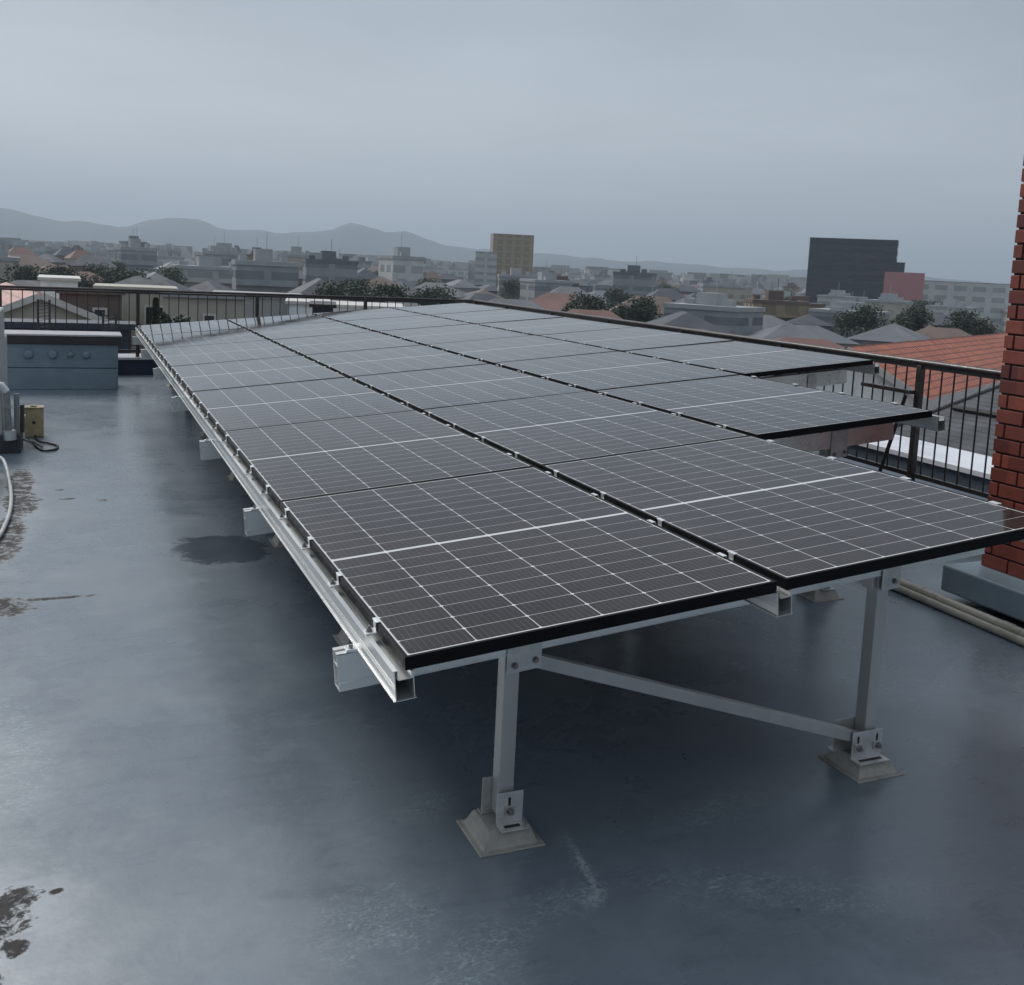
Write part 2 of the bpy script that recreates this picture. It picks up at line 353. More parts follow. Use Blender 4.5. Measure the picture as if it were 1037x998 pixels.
# ------------------------------------------------------------------ parapets and ledges
def fy(x): return 13.1 + .13*x            # far fence line
def fx(y): return 5.12 + .03*(y-3)        # right fence line
def quad_wall(pts, z0, z1, name, mat, parent=None, bevel=0):
    return MB().poly([(x,y,z0) for x,y in pts]+[(x,y,z1) for x,y in pts], [(3,2,1,0),(4,5,6,7),(0,1,5,4),(1,2,6,5),(2,3,7,6),(3,0,4,7)]).build(name, mat, parent, bevel=bevel)
t = thing('parapet', 'low navy parapet with pale top running under the far railing', 'parapet', (0,0,0))
quad_wall([(-7,fy(-7)-.12),(5.3,fy(5.3)-.12),(5.3,fy(5.3)+.45),(-7,fy(-7)+.45)], G, -.545, 'wall', M['navy'], t)
quad_wall([(-7,fy(-7)-.15),(5.36,fy(5.36)-.15),(5.36,fy(5.36)+.48),(-7,fy(-7)+.48)], -.545, -.515, 'coping', M['lightcap'], t)
t = thing('parapet', 'low grey kerb carrying the right-hand railing behind the panels', 'parapet', (0,0,0))
quad_wall([(fx(-6)-.1,-6),(fx(-6)+.25,-6),(fx(12.9)+.25,12.9),(fx(12.9)-.1,12.9)], G, -.545, 'wall', M['parapet'], t)
quad_wall([(fx(-6)-.12,-6),(fx(-6)+.27,-6),(fx(12.9)+.27,12.9),(fx(12.9)-.12,12.9)], -.545, -.52, 'coping', M['parapet'], t)
t = thing('outer_ledge', 'grey outer ledge with broad white top seen through the right-hand railing', 'ledge', (0,0,0))
quad_wall([(5.72,-2),(6.36,-2),(6.75,14),(6.11,14)], -3.2, -.47, 'wall', M['parapet'], t)
quad_wall([(5.69,-2),(6.39,-2),(6.78,14),(6.08,14)], -.47, -.43, 'coping', M['white_cap'], t)

# ------------------------------------------------------------------ fences
def fence(label, P0, P1, posts, spacing, ztop, zbot, start=.04, rr=.023):
    P0, P1 = Vector(P0), Vector(P1); L = (P1-P0).length; d = (P1-P0)/L
    t = thing('railing', label, 'railing', (P0.x, P0.y, zbot), (0,0,math.atan2(d.y, d.x)))
    H = ztop-zbot
    MB().tube([(0,0,H),(L*.5,0,H),(L,0,H)], rr, 14).build('top_rail', M['rail_brown'], t, smooth=True)
    MB().box(0, L, -.016, .016, -.016, .016).build('bottom_rail', M['dark_steel'], t, bevel=.003)
    MB().box(0, L, -.006, .006, H-.046, H-.020).build('flat_bar', M['dark_steel'], t)
    post = None; bar = None
    for q in posts:
        if post is None:
            post = MB().box(-.024, .024, -.024, .024, -.105, H-.02).box(-.045,.045,-.045,.045,-.112,-.102).build('post', M['rail_brown'], t, bevel=.004); post.location = (q,0,0)
        else: c = post.copy(); C.objects.link(c); c.parent = t; c.location = (q,0,0)
    k = start; cnt = 0
    while k < L and cnt < 99:
        if min([abs(k-q) for q in posts]+[9]) > .03:
            if bar is None:
                bar = MB().tube([(0,0,.01),(0,0,H-.03)], .0065, 8).build('baluster', M['dark_steel'], t, smooth=True); bar.location = (k,0,0)
            else: c = bar.copy(); C.objects.link(c); c.parent = t; c.location = (k,0,0)
            cnt += 1
        k += spacing
    return t
ZT = .43
fence('dark railing with thin bars along the far end of the roof', (-2.4,fy(-2.4),0), (fx(13.8),fy(fx(13.8)),0), [.72,2.48,4.2,5.95,7.6], .137, ZT, -.43, .035, .018)
yb = fx(0); fr = fence('dark railing with round handrail along the right edge, between brick pillar and far corner', (fx(2.0),2.0,0), (fx(13.8),13.75,0), [1.49,3.24,4.99,6.74,8.49,10.24,11.7], .1195, ZT, -.43, .08)
# stay of the near post
st_ = MB().tube([(1.57,.05,.60),(1.66,.05,.30),(1.76,.05,-.0),(1.79,.05,-.09)], .015, 10).build('stay', M['rail_brown'], fr, smooth=True)
MB().box(1.50, 2.05, .025, .075, .615, .645).build('stay_bracket', M['rail_brown'], fr, bevel=.003)

# ------------------------------------------------------------------ duct housing at far left
t = thing('duct_housing', 'blue-grey coated housing with four round caps and dark fascia at far left', 'duct housing', (-.86, 11.4, G))
MB().box(-.95, .60, 0, .52, 0, .262).build('lower_panel', M['duct'], t, bevel=.006)
MB().box(-.94, .59, .012, .51, .262, .272).build('seam', M['ductd'], t)
MB().box(-.95, .60, 0, .52, .272, .565).build('upper_panel', M['duct'], t, bevel=.006)
MB().box(-.98, .635, -.03, .56, .567, .665).build('fascia', M['fascia'], t, bevel=.004)
MB().box(-.99, .645, -.04, .58, .667, .690).build('top_cap', M['lightcap'], t, bevel=.004)
for x, r in ((-.425,.050),(-.155,.050),(.045,.032),(.225,.042)):
    MB().tube([(x,.004,.44),(x,-.012,.44),(x,-.022,.44),(x,-.045,.44),(x,-.052,.44)], r, 20, radii=[r*1.15,r*1.15,r,r*.95,r*.55]).build('round_cap', M['duct'], t, smooth=True)

# ------------------------------------------------------------------ solar panels
def make_panel(label):
    t = thing('solar_panel', label, 'solar panel', (0,0,0), (0,-TILT,0), 'solar panels of the roof array')
    MB().box(0,1.134,0,.011,-.035,0).box(0,1.134,1.711,1.722,-.035,0).box(0,.011,.011,1.711,-.035,0).box(1.123,1.134,.011,1.711,-.035,0) \
        .box(.011,.03,.011,1.711,-.035,-.033).box(1.104,1.123,.011,1.711,-.035,-.033).build('frame', M['black_frame'], t, bevel=.0009)
    MB().box(.0108,1.1232,.0108,1.7112,-.006,-.0012).build('cell_glass', M['cells'], t)
    MB().box(.50,.63,.84,.90,-.026,-.0065).build('junction_box', M['black_rubber'], t)
    return t
ROWW, PIT = 1.1744, 1.731
rown = ['leftmost row', 'second row from the left', 'third row from the left', 'rightmost row']
ordn = ['first', 'second', 'third', 'fourth', 'fifth', 'sixth', 'last']
proto = None
for r in range(4):
    st0 = (0,0,1,2)[r]
    for k in range(st0, 7):
        if k == 6: what = 'farthest solar panel of the ' + rown[r] + ', mirroring the far railing' if r < 2 else 'farthest solar panel of the ' + rown[r] + ', pale with sky reflection'
        elif k == st0: what = {0:'nearest black-framed solar panel of the leftmost row, its corner over the open rail end', 1:'nearest solar panel of the second row, its far right corner mirroring the brick pillar', 2:'nearest solar panel of the third row, its black front edge over a brownish beam', 3:'nearest solar panel of the rightmost row, its front corner against the railing'}[r]
        else: what = '%s solar panel from the near end of the %s' % (ordn[k-st0], rown[r])
        loc = T(r*ROWW + (.007 if r == 0 else 0), k*PIT, 0) + Vector((0,0,rnd.uniform(-.001,.001)))
        rot = (rnd.uniform(-.0014,.0014), -TILT+rnd.uniform(-.0020,.0020), 0)
        if proto is None: proto = make_panel(what); proto.location = loc; proto.rotation_euler = rot
        else: dup(proto, loc, what, rot)

# ------------------------------------------------------------------ rails with clamps
def rail_mesh(y0, y1):
    mb = MB()
    mb.box(-.024,-.0215, y0,y1, -.1085,-.0315).box(.0245,.027, y0,y1, -.1085,-.037)
    mb.box(-.0285,.0315, y0,y1, -.1105,-.1085)
    mb.box(-.0275,-.0145, y0,y1, -.0315,-.0290).box(-.0170,-.0145, y0,y1, -.0540,-.0315)
    mb.box(-.0145,.0225, y0,y1, -.0560,-.0540).box(.020,.0245, y0,y1, -.0540,-.0375)
    for z in (-.085,-.078,-.071): mb.box(-.0250,-.024, y0,y1, z, z+.0025)
    return mb
def clamp_meshes(end):
    g0 = .0062 if end else .0092
    a = MB().box(-.026,g0,-.019,.019,-.0285,-.0245)
    a.box(g0-.0032,g0-.0004,-.012,.012,-.0245,.0012); a.box(g0-.0032,g0-.0004,-.019,.019,.0012,.0042)
    a.box(g0-.0004,g0+.011,-.019,.019,.0012,.0042)
    if not end:
        a.box(-.035,-.0235,-.019,.019,.0012,.0038); a.box(-.0238,-.0210,-.019,.019,-.0245,.0038)
    b = MB().tube([(-.012,0,-.0245),(-.012,0,-.0225)],.0095,16).cyl((-.012,0,-.0225),(-.012,0,-.0155),.0075,6).cyl((-.012,0,-.0155),(-.012,0,-.0085),.0038,8)
    return a, b
R_LAB = ['silver rail with clamps along the open left edge of the array', 'silver rail in the dark gap between the first and second panel rows',
         'silver rail in the gap between the second and third panel rows', 'silver rail in the gap between the third and rightmost panel rows', 'silver rail under the right edge of the rightmost panel row']
ca = cb = None
for k in range(5):
    y0 = (0.,0.,0.,1.731,3.462)[k]-.004; y1 = 12.13
    if k in (2,3): y0 -= 0.03
    t = thing('support_rail', R_LAB[k], 'rail', T(k*ROWW - (.0 if k == 0 else .010),0,0), (0,-TILT,0), 'rails carrying the solar panels')
    rail_mesh(y0, y1).build('channel', M['alu'], t)
    if k == 4: continue
    q = .272
    while q < 12.1:
        if q > y0:
            end = (k == 0) or (k == 2 and q < 1.7) or (k == 3 and q < 3.45)
            if k == 0:
                if ca is None:
                    a, b = clamp_meshes(True); ca = a.build('clamp', M['alu_bright'], t, bevel=.0008); ca.location = (0,q,0)
                    cb = b.build('bolt', M['bolt'], ca); m0 = ca; b0 = cb
                else:
                    c = ca.copy(); C.objects.link(c); c.parent = t; c.location = (0,q,0); d = cb.copy(); C.objects.link(d); d.parent = c
            else:
                if end:
                    key = 'e'
                    if 'eclamp' not in M:
                        M['eclamp'] = MB().box(-.042,-.020,-.02,.02,.0012,.0040).box(-.0255,-.012,-.02,.02,-.036,-.032).box(-.0255,-.022,-.02,.02,-.032,.0012).build('clamp', M['alu_bright'], t, bevel=.0008); c = M['eclamp']
                    else: c = M['eclamp'].copy(); C.objects.link(c); c.parent = t
                    c.location = (0,q,0)
                else:
                    if 'mclamp' not in M:
                        a, b = clamp_meshes(False); c = M['mclamp'] = a.build('clamp', M['alu_bright'], t, bevel=.0008); d = M['mbolt'] = b.build('bolt', M['bolt'], c)
                    else:
                        c = M['mclamp'].copy(); C.objects.link(c); c.parent = t; d = M['mbolt'].copy(); C.objects.link(d); d.parent = c
                    c.location = (0,q,0)
        q += PIT/4

# ------------------------------------------------------------------ trestles: beam, legs, feet, brace
BEAMS = [.358, 2.06, 3.80, 5.75, 7.80, 9.80, 11.70]
XEND = [2.36, 3.53, 4.71, 4.71, 4.71, 4.71, 4.71]
LEGX = [.466, 1.90, 3.11, 4.35]
B_LAB = ['nearest trestle, its two full legs and sloping brace standing in the open',
         'second trestle from the near end, its beam end above the dark damp patch', 'third trestle from the near end of the array',
         'fourth trestle from the near end of the array', 'fifth trestle, third from the far end of the array',
         'sixth trestle, second from the far end of the array', 'farthest trestle, its beam end beside the navy parapet']
def plate_bolts(parent, pts, y):
    for x, z in pts:
        MB().tube([(x,y,z),(x,y-.003,z)], .011, 18).tube([(x,y-.003,z),(x,y-.011,z)], .0075, 6).build('bolt', M['bolt'], parent)
for i, yb in enumerate(BEAMS):
    t = thing('trestle', B_LAB[i], 'trestle', (0, yb, G), (0,0,0), 'frames carrying the rails')
    def L(v, y, n_): q = T(v, 0, n_); return Vector((q.x, y, q.z-G))
    mp = lambda p: L(p.x, p.y, p.z)
    zt, zb = -.1108, -.221
    v0, v1 = -.088, XEND[i]
    # lipped channel open to the top
    mb = MB()
    mb.box(v0,v1, 0,.003, zb+.003,zt-.0005, mp); mb.box(v0,v1, .052,.055, zb+.003,zt-.0005, mp); mb.box(v0,v1, -.0015,.0565, zb,zb+.003, mp)
    mb.box(v0,v1, .0,.020, zt-.003,zt, mp); mb.box(v0,v1, .035,.055, zt-.003,zt, mp)
    mb.box(v0,v1, .017,.020, zt-.014,zt-.003, mp); mb.box(v0,v1, .035,.038, zt-.014,zt-.003, mp)
    mb.box(v0,v1, -.0035,0, zb+.020,zb+.0245, mp)
    mb.box(v0,v1, .003,.052, -.150,-.147, mp)
    mb.build('beam', M['alu'], t)
    if i < 5:      # hold-down clip where the rail crosses
        q = L(-.045, .012, zt+.004)
        cl = MB().box(q.x-.016,q.x+.016,-.004,.024,q.z-.004,q.z+.004).build('clip', M['alu_bright'], t, bevel=.001)
        MB().cyl((q.x,.01,q.z+.004),(q.x,.01,q.z+.014),.006,6).build('bolt', M['bolt'], cl)
    legs = [x for x in LEGX if x < v1]
    for j, x in enumerate(legs):
        ztop = L((x)/CT, 0, zb).z
        sgn = 1 if (j % 2 == 0) else -1
        lm = MB()
        w, d0, d1 = .0245, .006, .056
        zl0, zl1 = .075, ztop+.004*0
        lm.box(x-w, x+w, d0, d0+.003, zl0, zl1).box(x-w, x-w+.003, d0+.003, d1, zl0, zl1).box(x+w-.003, x+w, d0+.003, d1, zl0, zl1)
        lm.box(x-w, x-w+.009, d1, d1+.003, zl0, zl1).box(x+w-.009, x+w, d1, d1+.003, zl0, zl1)
        leg = lm.build('leg', M['alu_post'], t, bevel=.0012)
        # top bracket: front plate over beam and leg
        bx0, bx1 = (x-.0235, x+.090) if sgn > 0 else (x-.020, x+.062)
        s = ST/CT
        def zz(xx, dz): return ztop + (xx-x)*s + dz
        bp = MB().poly([(bx0,-.0075,zz(bx0,-.058)),(bx1,-.0075,zz(bx1,-.058)),(bx1,-.0075,zz(bx1,.095)),(bx0,-.0075,zz(bx0,.095)),
                        (bx0,-.0040,zz(bx0,-.058)),(bx1,-.0040,zz(bx1,-.058)),(bx1,-.0040,zz(bx1,.095)),(bx0,-.0040,zz(bx0,.095))],
                       [(0,1,2,3),(7,6,5,4),(0,4,5,1),(1,5,6,2),(2,6,7,3),(3,7,4,0)]).build('top_bracket', M['galv'], leg, bevel=.001)
        plate_bolts(leg, [(x+.002, zz(x,-.034)), (x+.070, zz(x+.070,-.030))] if sgn > 0 else [(x+.036, zz(x,-.026))], -.0075)
        if sgn > 0 and i == 0: plate_bolts(leg, [(x, zz(x,.050)), (x+.066, zz(x+.066,.050))], -.0075)
        else: MB().box(x-w-.030, x-w-.026, .004, .052, zz(x,-.055), zz(x,.03)).box(x-w-.026,x-w,.020,.024,zz(x,-.055),zz(x,.0)).build('side_bracket', M['alu_post'], leg)
        # sealed footing on the membrane
        yc = .036
        fm = MB()
        def ring(h, a): return [(x-a*.108,yc-a*.108,h),(x+a*.108,yc-a*.108,h),(x+a*.108,yc+a*.108,h),(x-a*.108,yc+a*.108,h)]
        pts = ring(.0005,1.)+ring(.0045,.99)+ring(.006,.84)+ring(.011,.80)+ring(.050,.64)+ring(.056,.60)
        fcs = [(3,2,1,0)]+[(a*4+b_, a*4+(b_+1)%4, (a+1)*4+(b_+1)%4, (a+1)*4+b_) for a in range(5) for b_ in range(4)]+[(20,21,22,23)]
        fm.poly(pts, fcs).build('footing', M['pad'], t, bevel=.002)
        # angle brackets front and back
        px0, px1 = (x-.036, x+.052) if sgn > 0 else (x-.092, x+.045)
        fb = MB().box(px0,px1, -.0105,-.0070, .0605,.158).box(px0,px1, -.056,-.0070, .0570,.0605).build('foot_bracket', M['galv'], t, bevel=.001)
        bk = MB().box(px0-.02,px1-.02, .0620,.0655, .0605,.178).box(px0-.02,px1-.02, .0620,.098, .0570,.0605).build('foot_bracket', M['galv'], t, bevel=.001)
        for bxx in ([x+.006] if sgn > 0 else [x-.066, x+.020]):
            MB().box(bxx-.004,bxx+.004,-.0115,-.0104,.088,.142).build('slot', M['black_rubber'], fb)
            MB().box(bxx-.017,bxx+.017,-.0165,-.0106,.086,.116).build('washer', M['alu_post'], fb, bevel=.001)
            MB().tube([(bxx,-.0165,.101),(bxx,-.0225,.101)], .0115, 16).tube([(bxx,-.0225,.101),(bxx,-.033,.101)], .0075, 6).build('bolt', M['bolt'], fb)
        MB().box(px0+.018,px1-.018,-.040,-.026,.0606,.0614).build('slot', M['black_rubber'], fb)
    # sloping brace from each odd leg head to the next foot
    if len(legs) > 1:
        xa, xb = legs[0]+.045, legs[1]-.030
        za = L(xa/CT,0,zb).z-.026; zc = .122
        mb = MB(); u = Vector((xb-xa,0,zc-za)).normalized(); wv = Vector((-u.z,0,u.x))
        def bm_(p): return Vector((xa,0,za)) + u*p.x + wv*p.z + Vector((0,p.y,0))
        LL = math.hypot(xb-xa, zc-za)
        mb.box(0,LL, .0,.003, -.020,.020, bm_).box(0,LL,.003,.034,.017,.020,bm_).box(0,LL,.003,.034,-.020,-.017,bm_)
        mb.build('brace', M['alu_post'], t, bevel=.001)

# ------------------------------------------------------------------ pipes on the roof, right
t = thing('drain_pipes', 'pair of beige pipes lying along the roof in front of the brick pillar', 'pipes')
MB().tube([(3.64,-1.5,G+.040),(3.655,1.,G+.040),(3.74,4.2,G+.040),(3.80,7.,G+.040)], .026, 14).build('pipe', M['pvc'], t, smooth=True)
MB().tube([(3.585,-1.5,G+.024),(3.60,1.,G+.024),(3.685,4.2,G+.024),(3.745,7.,G+.024)], .021, 14).build('pipe', M['pvc'], t, smooth=True)
for y in (1.28, 1.9, 3.1): 
    MB().tube([(3.655+.0266*(y-1),y-.03,G+.040),(3.655+.0266*(y-1),y+.03,G+.040)], .029, 14).build('coupling', M['pvc'], t, smooth=True)
MB().box(3.56,3.82,3.6,3.66,G+.001,G+.075).build('pipe_saddle', M['galv'], t, bevel=.003)
MB().box(3.70,3.76,-1.5,6.,G+.001,G+.022).build('base_strip', M['pad'], t, bevel=.004)

# plinth below the pillar
t = thing('pillar_plinth', 'grey-coated box plinth on a navy base under the brick pillar', 'plinth')
MB().box(3.88,4.9,-2.0,1.56,G,-.728).build('base', M['navy'], t)
mb = MB(); mb.box(3.80,4.95,-2.0,1.87,-.725,-.572)
mb.build('box', M['duct'], t, bevel=.012)

# brick pillar: every brick modelled, dark mortar recessed
t = thing('brick_pillar', 'tall red brick pillar cropped by the right edge of the view', 'pillar')
PX0, PX1, PY0, PY1, ZB, ZTOP = 4.008, 4.62, .70, 1.79, -.573, 2.9
MB().box(PX0+.010, PX1-.010, PY0+.010, PY1-.010, ZB, ZTOP).build('mortar', M['mortar'], t)
mb = MB(); CH, BL, JT = .083, .235, .012; z = ZB+.004; row = 0
def bricks(axis, a0, a1, fixed0, fixed1, z, off):
    q = a1 - (BL-JT)*(.25 if off else .77)
    edges = [(q, a1)]; hi = q-JT
    while hi > a0+.02:
        lo = max(a0, hi-(BL-JT)); edges.append((lo, hi)); hi = lo-JT
    for lo, hi in edges:
        j = rnd.uniform(-.0012,.0012)
        if axis == 'y': mb.box(fixed0+j, fixed1, lo, hi, z, z+CH-JT)
        else: mb.box(lo, hi, fixed0, fixed1+j, z, z+CH-JT)
while z < ZTOP:
    off = row % 2
    bricks('y', PY0, PY1, PX0, PX0+.06, z, off)
    bricks('y', PY0, PY1, PX1-.06, PX1, z, off)
    bricks('x', PX0+.0605, PX1-.0605, PY0, PY0+.06, z, off)
    bricks('x', PX0+.0605, PX1-.0605, PY1-.06, PY1, z, off)
    z += CH; row += 1
mb.build('bricks', M['brick'], t, bevel=.002)

# ------------------------------------------------------------------ plant at the left edge
t = thing('air_conditioner', 'tall pale grey outdoor unit cropped by the left edge', 'outdoor unit', (-2.0, 8.0, G))
MB().box(-.30,.62,0,.55,.46,1.16).build('casing', M['ac_grey'], t, bevel=.02)
MB().box(-.30,.60,.70,1.3,.08,.86).build('rear_casing', M['ac_grey'], t, bevel=.03)
MB().box(-.28,.56,-.004,-.001,.52,1.10).build('grille', M['ac_dark'], t)
MB().box(-.30,.60,.03,.5,.0,.46).build('stand', M['ac_dark'], t, bevel=.01)
t = thing('refrigerant_unit', 'dark equipment box with white-wrapped elbow pipe on the left edge', 'equipment', (-1.6, 7.12, G))
MB().box(-.5,.28,0,.42,.02,.56).build('casing', M['ac_grey'], t, bevel=.015)
MB().box(-.52,.42,-.02,.44,0,.16).build('base', M['ac_dark'], t, bevel=.01)
MB().tube(smooth_path([(.0,-.05,.57),(.14,-.05,.60),(.26,-.04,.585),(.315,-.03,.53)]), .030, 12).build('wrapped_elbow', M['white_plastic'], t, smooth=True)
MB().tube([(.315,-.03,.53),(.33,-.03,.15)], .026, 12).build('insulated_pipe', M['grey_pipe'], t, smooth=True)
MB().tube([(.385,.06,.50),(.39,.05,.16)], .022, 12).build('insulated_pipe', M['grey_pipe'], t, smooth=True)
MB().tube([(.335,-.03,.20),(.34,-.03,.12)], .05, 12).build('pipe_foot', M['galv'], t, smooth=True)
MB().box(.41,.44,.08,.20,.16,.40).build('bracket', M['ac_dark'], t)
t = thing('junction_box', 'tan plastic box standing on the roof by the left-edge equipment', 'box', (-1.105, 7.88, G))
MB().box(-.082,.078,0,.14,.004,.268).build('body', M['beige_box'], t, bevel=.008)
MB().box(-.088,.084,-.006,.146,.268,.282).build('lid', M['beige_box'], t, bevel=.004)
MB().box(-.03,.02,.03,.08,.282,.296).build('lid_knob', M['beige_box'], t, bevel=.004)
MB().cyl((0,-.001,.14),(0,-.006,.14),.014,14).build('plug', M['fascia'], t)
t = thing('hose_fitting', 'white T fitting with grey hose beside the tan box', 'hose fitting', (-1.19, 7.4, G))
MB().tube([(-.035,0,.27),(.035,0,.27)], .018, 12).tube([(0,0,.27),(0,-.03,.20)], .014, 12).build('tee', M['white_plastic'], t, smooth=True)
MB().tube(smooth_path([(0,-.03,.20),(-.02,-.05,.12),(.03,-.04,.07),(.10,-.03,.05),(.17,-.08,.012)]), .011, 10).build('hose', M['grey_pipe'], t, smooth=True)
o = MB().tube(smooth_path([(-1.10,7.9,G+.02),(-1.06,7.62,G+.015),(-.97,7.50,G+.012),(-.90,7.36,G+.012),(-.92,7.18,G+.012),(-1.0,7.14,G+.012),(-1.06,7.30,G+.012),(-1.10,7.52,G+.02),(-1.15,7.7,G+.03)]), .010, 8).build('black_cable', M['black_rubber'], smooth=True)
tag(o, 'black cable looped on the roof below the tan box', 'cable')
t = thing('pump_box', 'dark low box with small white valve at the left edge', 'equipment', (-1.55, 5.55, G))
MB().box(-.3,.235,0,.62,.0,.20).build('casing', M['ac_dark'], t, bevel=.02)
MB().box(-.3,.215,.03,.58,.2,.215).build('lid', M['grey_pipe'], t, bevel=.005)
MB().tube([(.22,-.12,.05),(.25,-.15,.14)], .022, 10).build('valve', M['white_plastic'], t, smooth=True)
o = MB().tube(smooth_path([(-1.36,6.5,G+.10),(-1.27,6.34,G+.09),(-1.20,5.8,G+.04),(-1.155,5.2,G+.03),(-1.15,4.7,G+.022),(-1.18,4.2,G+.022),(-1.26,3.7,G+.022),(-1.4,3.2,G+.022)]), .013, 10).build('white_hose', M['hose'], smooth=True)
tag(o, 'white hose curving over the dirt stain at the left edge', 'hose')

# small cone on the far end of the gap between first and second rows
# ------------------------------------------------------------------ neighbouring buildings
def rot2(a): return Matrix.Rotation(a, 4, 'Z')
def at(px, d, z=CG):            # bearing of a column seen from the roof, distance in metres
    k = (px-518.5)/1029.; dx = W_RIGHT*k + W_FWD + W_DOWN*((270-395)/1029.)
    h = Vector((dx.x, dx.y, 0)).normalized(); return Vector((CAM.x+h.x*d, CAM.y+h.y*d, z)), math.atan2(h.y,h.x)-math.pi/2
def window(parent, x, z, y, w, h):
    f = MB().box(x-w/2,x+w/2,y-.05,y+.01,z-h/2,z+h/2).build('window', M['lt_trim'], parent)
    MB().box(x-w/2+.08,x+w/2-.08,y-.06,y-.052,z-h/2+.08,z+h/2-.08).build('pane', M['glass_dark'], f)
def gable_house(name, label, px, d, zeave, zridge, hw, length, wall, tile, turn=0., trim=None, over=.35, wins=()):
    loc, az = at(px, d); t = thing(name, label, 'house', loc, (0,0,az+turn))
    e, r = zeave-CG, zridge-CG
    MB().poly([(-hw,0,0),(hw,0,0),(hw,0,e),(0,0,r),(-hw,0,e),(-hw,length,0),(hw,length,0),(hw,length,e),(0,length,r),(-hw,length,e)],
              [(0,1,2,3,4),(9,8,7,6,5),(1,6,7,2),(5,0,4,9),(0,5,6,1),(2,7,8,3),(3,8,9,4)]).build('wall', wall, t)
    s = math.hypot(hw+over, (r-e)*(hw+over)/hw); ang = math.atan2(r-e, hw)
    for sg in (1,-1):
        # local x along the ridge, local y down the slope
        o = MB().box(-over, length+over, 0, s, 0.02, .14).build('roof', tile, t)
        m = Matrix(((0, sg*math.cos(ang), sg*math.sin(ang)), (1 , 0, 0), (0, -math.sin(ang), math.cos(ang)))).to_4x4()
        m.translation = Vector((0,0,r)); o.matrix_local = m
        if trim:
            f = MB().box(-over-.03,-over-.001,0,s,-.05,.15).build('bargeboard', trim, t); f.matrix_local = m
            g = MB().box(-over, length+over, s, s+.10, -.06, .10).build('gutter', M['gutter'], t); g.matrix_local = m
    for x, z, w, h in wins: window(t, x, z-CG, 0, w, h)
    return t
def slate_house():
    def pt(px, d, z): return at(px, d, z)[0]
    E1, E2, E3 = pt(893, 20, -1.83), pt(1120, 17.2, -1.83), pt(960, 29, -1.83)
    u = (E2-E1).normalized(); R1 = pt(1062, 24, -.62); R2 = R1 + u*9; E2b = E1+u*20; E4 = E3+u*20
    t = thing('slate_house', 'dark grey slate-roofed house below the railing beside the brick pillar', 'house', (E1.x, E1.y, CG))
    O = Vector((E1.x, E1.y, CG)); q = [p-O for p in (E1,E2b,E4,E3,R1,R2)]
    inset = [q[0].lerp(q[2], .02), q[1].lerp(q[3], .02), q[2].lerp(q[0], .02), q[3].lerp(q[1], .02)]
    MB().poly([(p.x,p.y,0) for p in inset]+[(p.x,p.y,p.z-.12) for p in inset], [(0,1,5,4),(1,2,6,5),(2,3,7,6),(3,0,4,7),(4,5,6,7),(3,2,1,0)]).build('wall', M['house_grey'], t)
    def slope(a, b, c, d):          # face with eave a-b, ridge c-d; own frame: x along eave, y down the slope
        X = (b-a).normalized(); n_ = X.cross((d-a)).normalized(); Y = n_.cross(X); o_ = d if d is not None else c
        Mx = Matrix(((X.x,Y.x,n_.x),(X.y,Y.y,n_.y),(X.z,Y.z,n_.z))).to_4x4(); Mx.translation = a
        inv = Mx.inverted(); P_ = [inv @ k for k in (a,b,c,d)]
        o = MB().poly([(k.x,k.y,0) for k in P_]+[(k.x,k.y,-.1) for k in P_], [(0,1,2,3),(7,6,5,4),(0,4,5,1),(1,5,6,2),(2,6,7,3),(3,7,4,0)]).build('roof', M['tile_grey'], t); o.matrix_local = Mx
    slope(q[0], q[1], q[5], q[4]); slope(q[2], q[3], q[4], q[5]); slope(q[3], q[0], q[4]+Vector((.01,0,0)), q[4])
    def bar(a, b, r, nm): MB().tube([a, b], r, 8).build(nm, M['gutter'], t, smooth=True)
    bar(q[0]+Vector((0,0,-.05)), q[1]+Vector((0,0,-.05)), .10, 'gutter'); bar(q[0], q[4], .05, 'hip_cap'); bar(q[4], q[5], .06, 'ridge_cap')
    a, b = q[0].lerp(q[4], .42), q[1].lerp(q[5], .42); v = (b-a).normalized()
    MB().tube([a+v*.25+Vector((0,0,.06)), a+v*2.6+Vector((0,0,.06))], .055, 8).build('snow_guard', M['gutter'], t)
# right side, seen through and over the railing
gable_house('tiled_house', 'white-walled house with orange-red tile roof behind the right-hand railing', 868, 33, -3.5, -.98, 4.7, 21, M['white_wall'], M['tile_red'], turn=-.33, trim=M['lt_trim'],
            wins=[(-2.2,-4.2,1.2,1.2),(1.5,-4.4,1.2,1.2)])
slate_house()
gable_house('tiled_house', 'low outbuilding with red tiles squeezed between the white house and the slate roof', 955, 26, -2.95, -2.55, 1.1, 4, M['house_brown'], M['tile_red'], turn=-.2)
# left side
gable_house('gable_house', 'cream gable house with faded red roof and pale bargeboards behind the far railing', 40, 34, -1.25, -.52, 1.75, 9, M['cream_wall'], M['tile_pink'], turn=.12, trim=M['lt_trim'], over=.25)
def flat_block(name, label, px, d, w, dep, ztop, mat, roofm, cat='building', turn=0., wins=(), group=None, parapet=.35, z0=CG, bands=None, rt=.12):
    loc, az = at(px, d, z0); t = thing(name, label, cat, loc, (0,0,az+turn), group); H = ztop-z0
    MB().box(-w/2,w/2,0,dep,0,H).build('wall', mat, t)
    MB().box(-w/2-.12,w/2+.12,-.12,dep+.12,H,H+rt).build('roof', roofm, t)
    for x, z, ww, hh in wins: window(t, x, z-z0, 0, ww, hh)
    return t
flat_block('low_building', 'dark blue roof edge of the building just beyond the far railing at left', 66, 22, 2.45, .8, -.60, M['slate_wall'], M['slate_wall'])
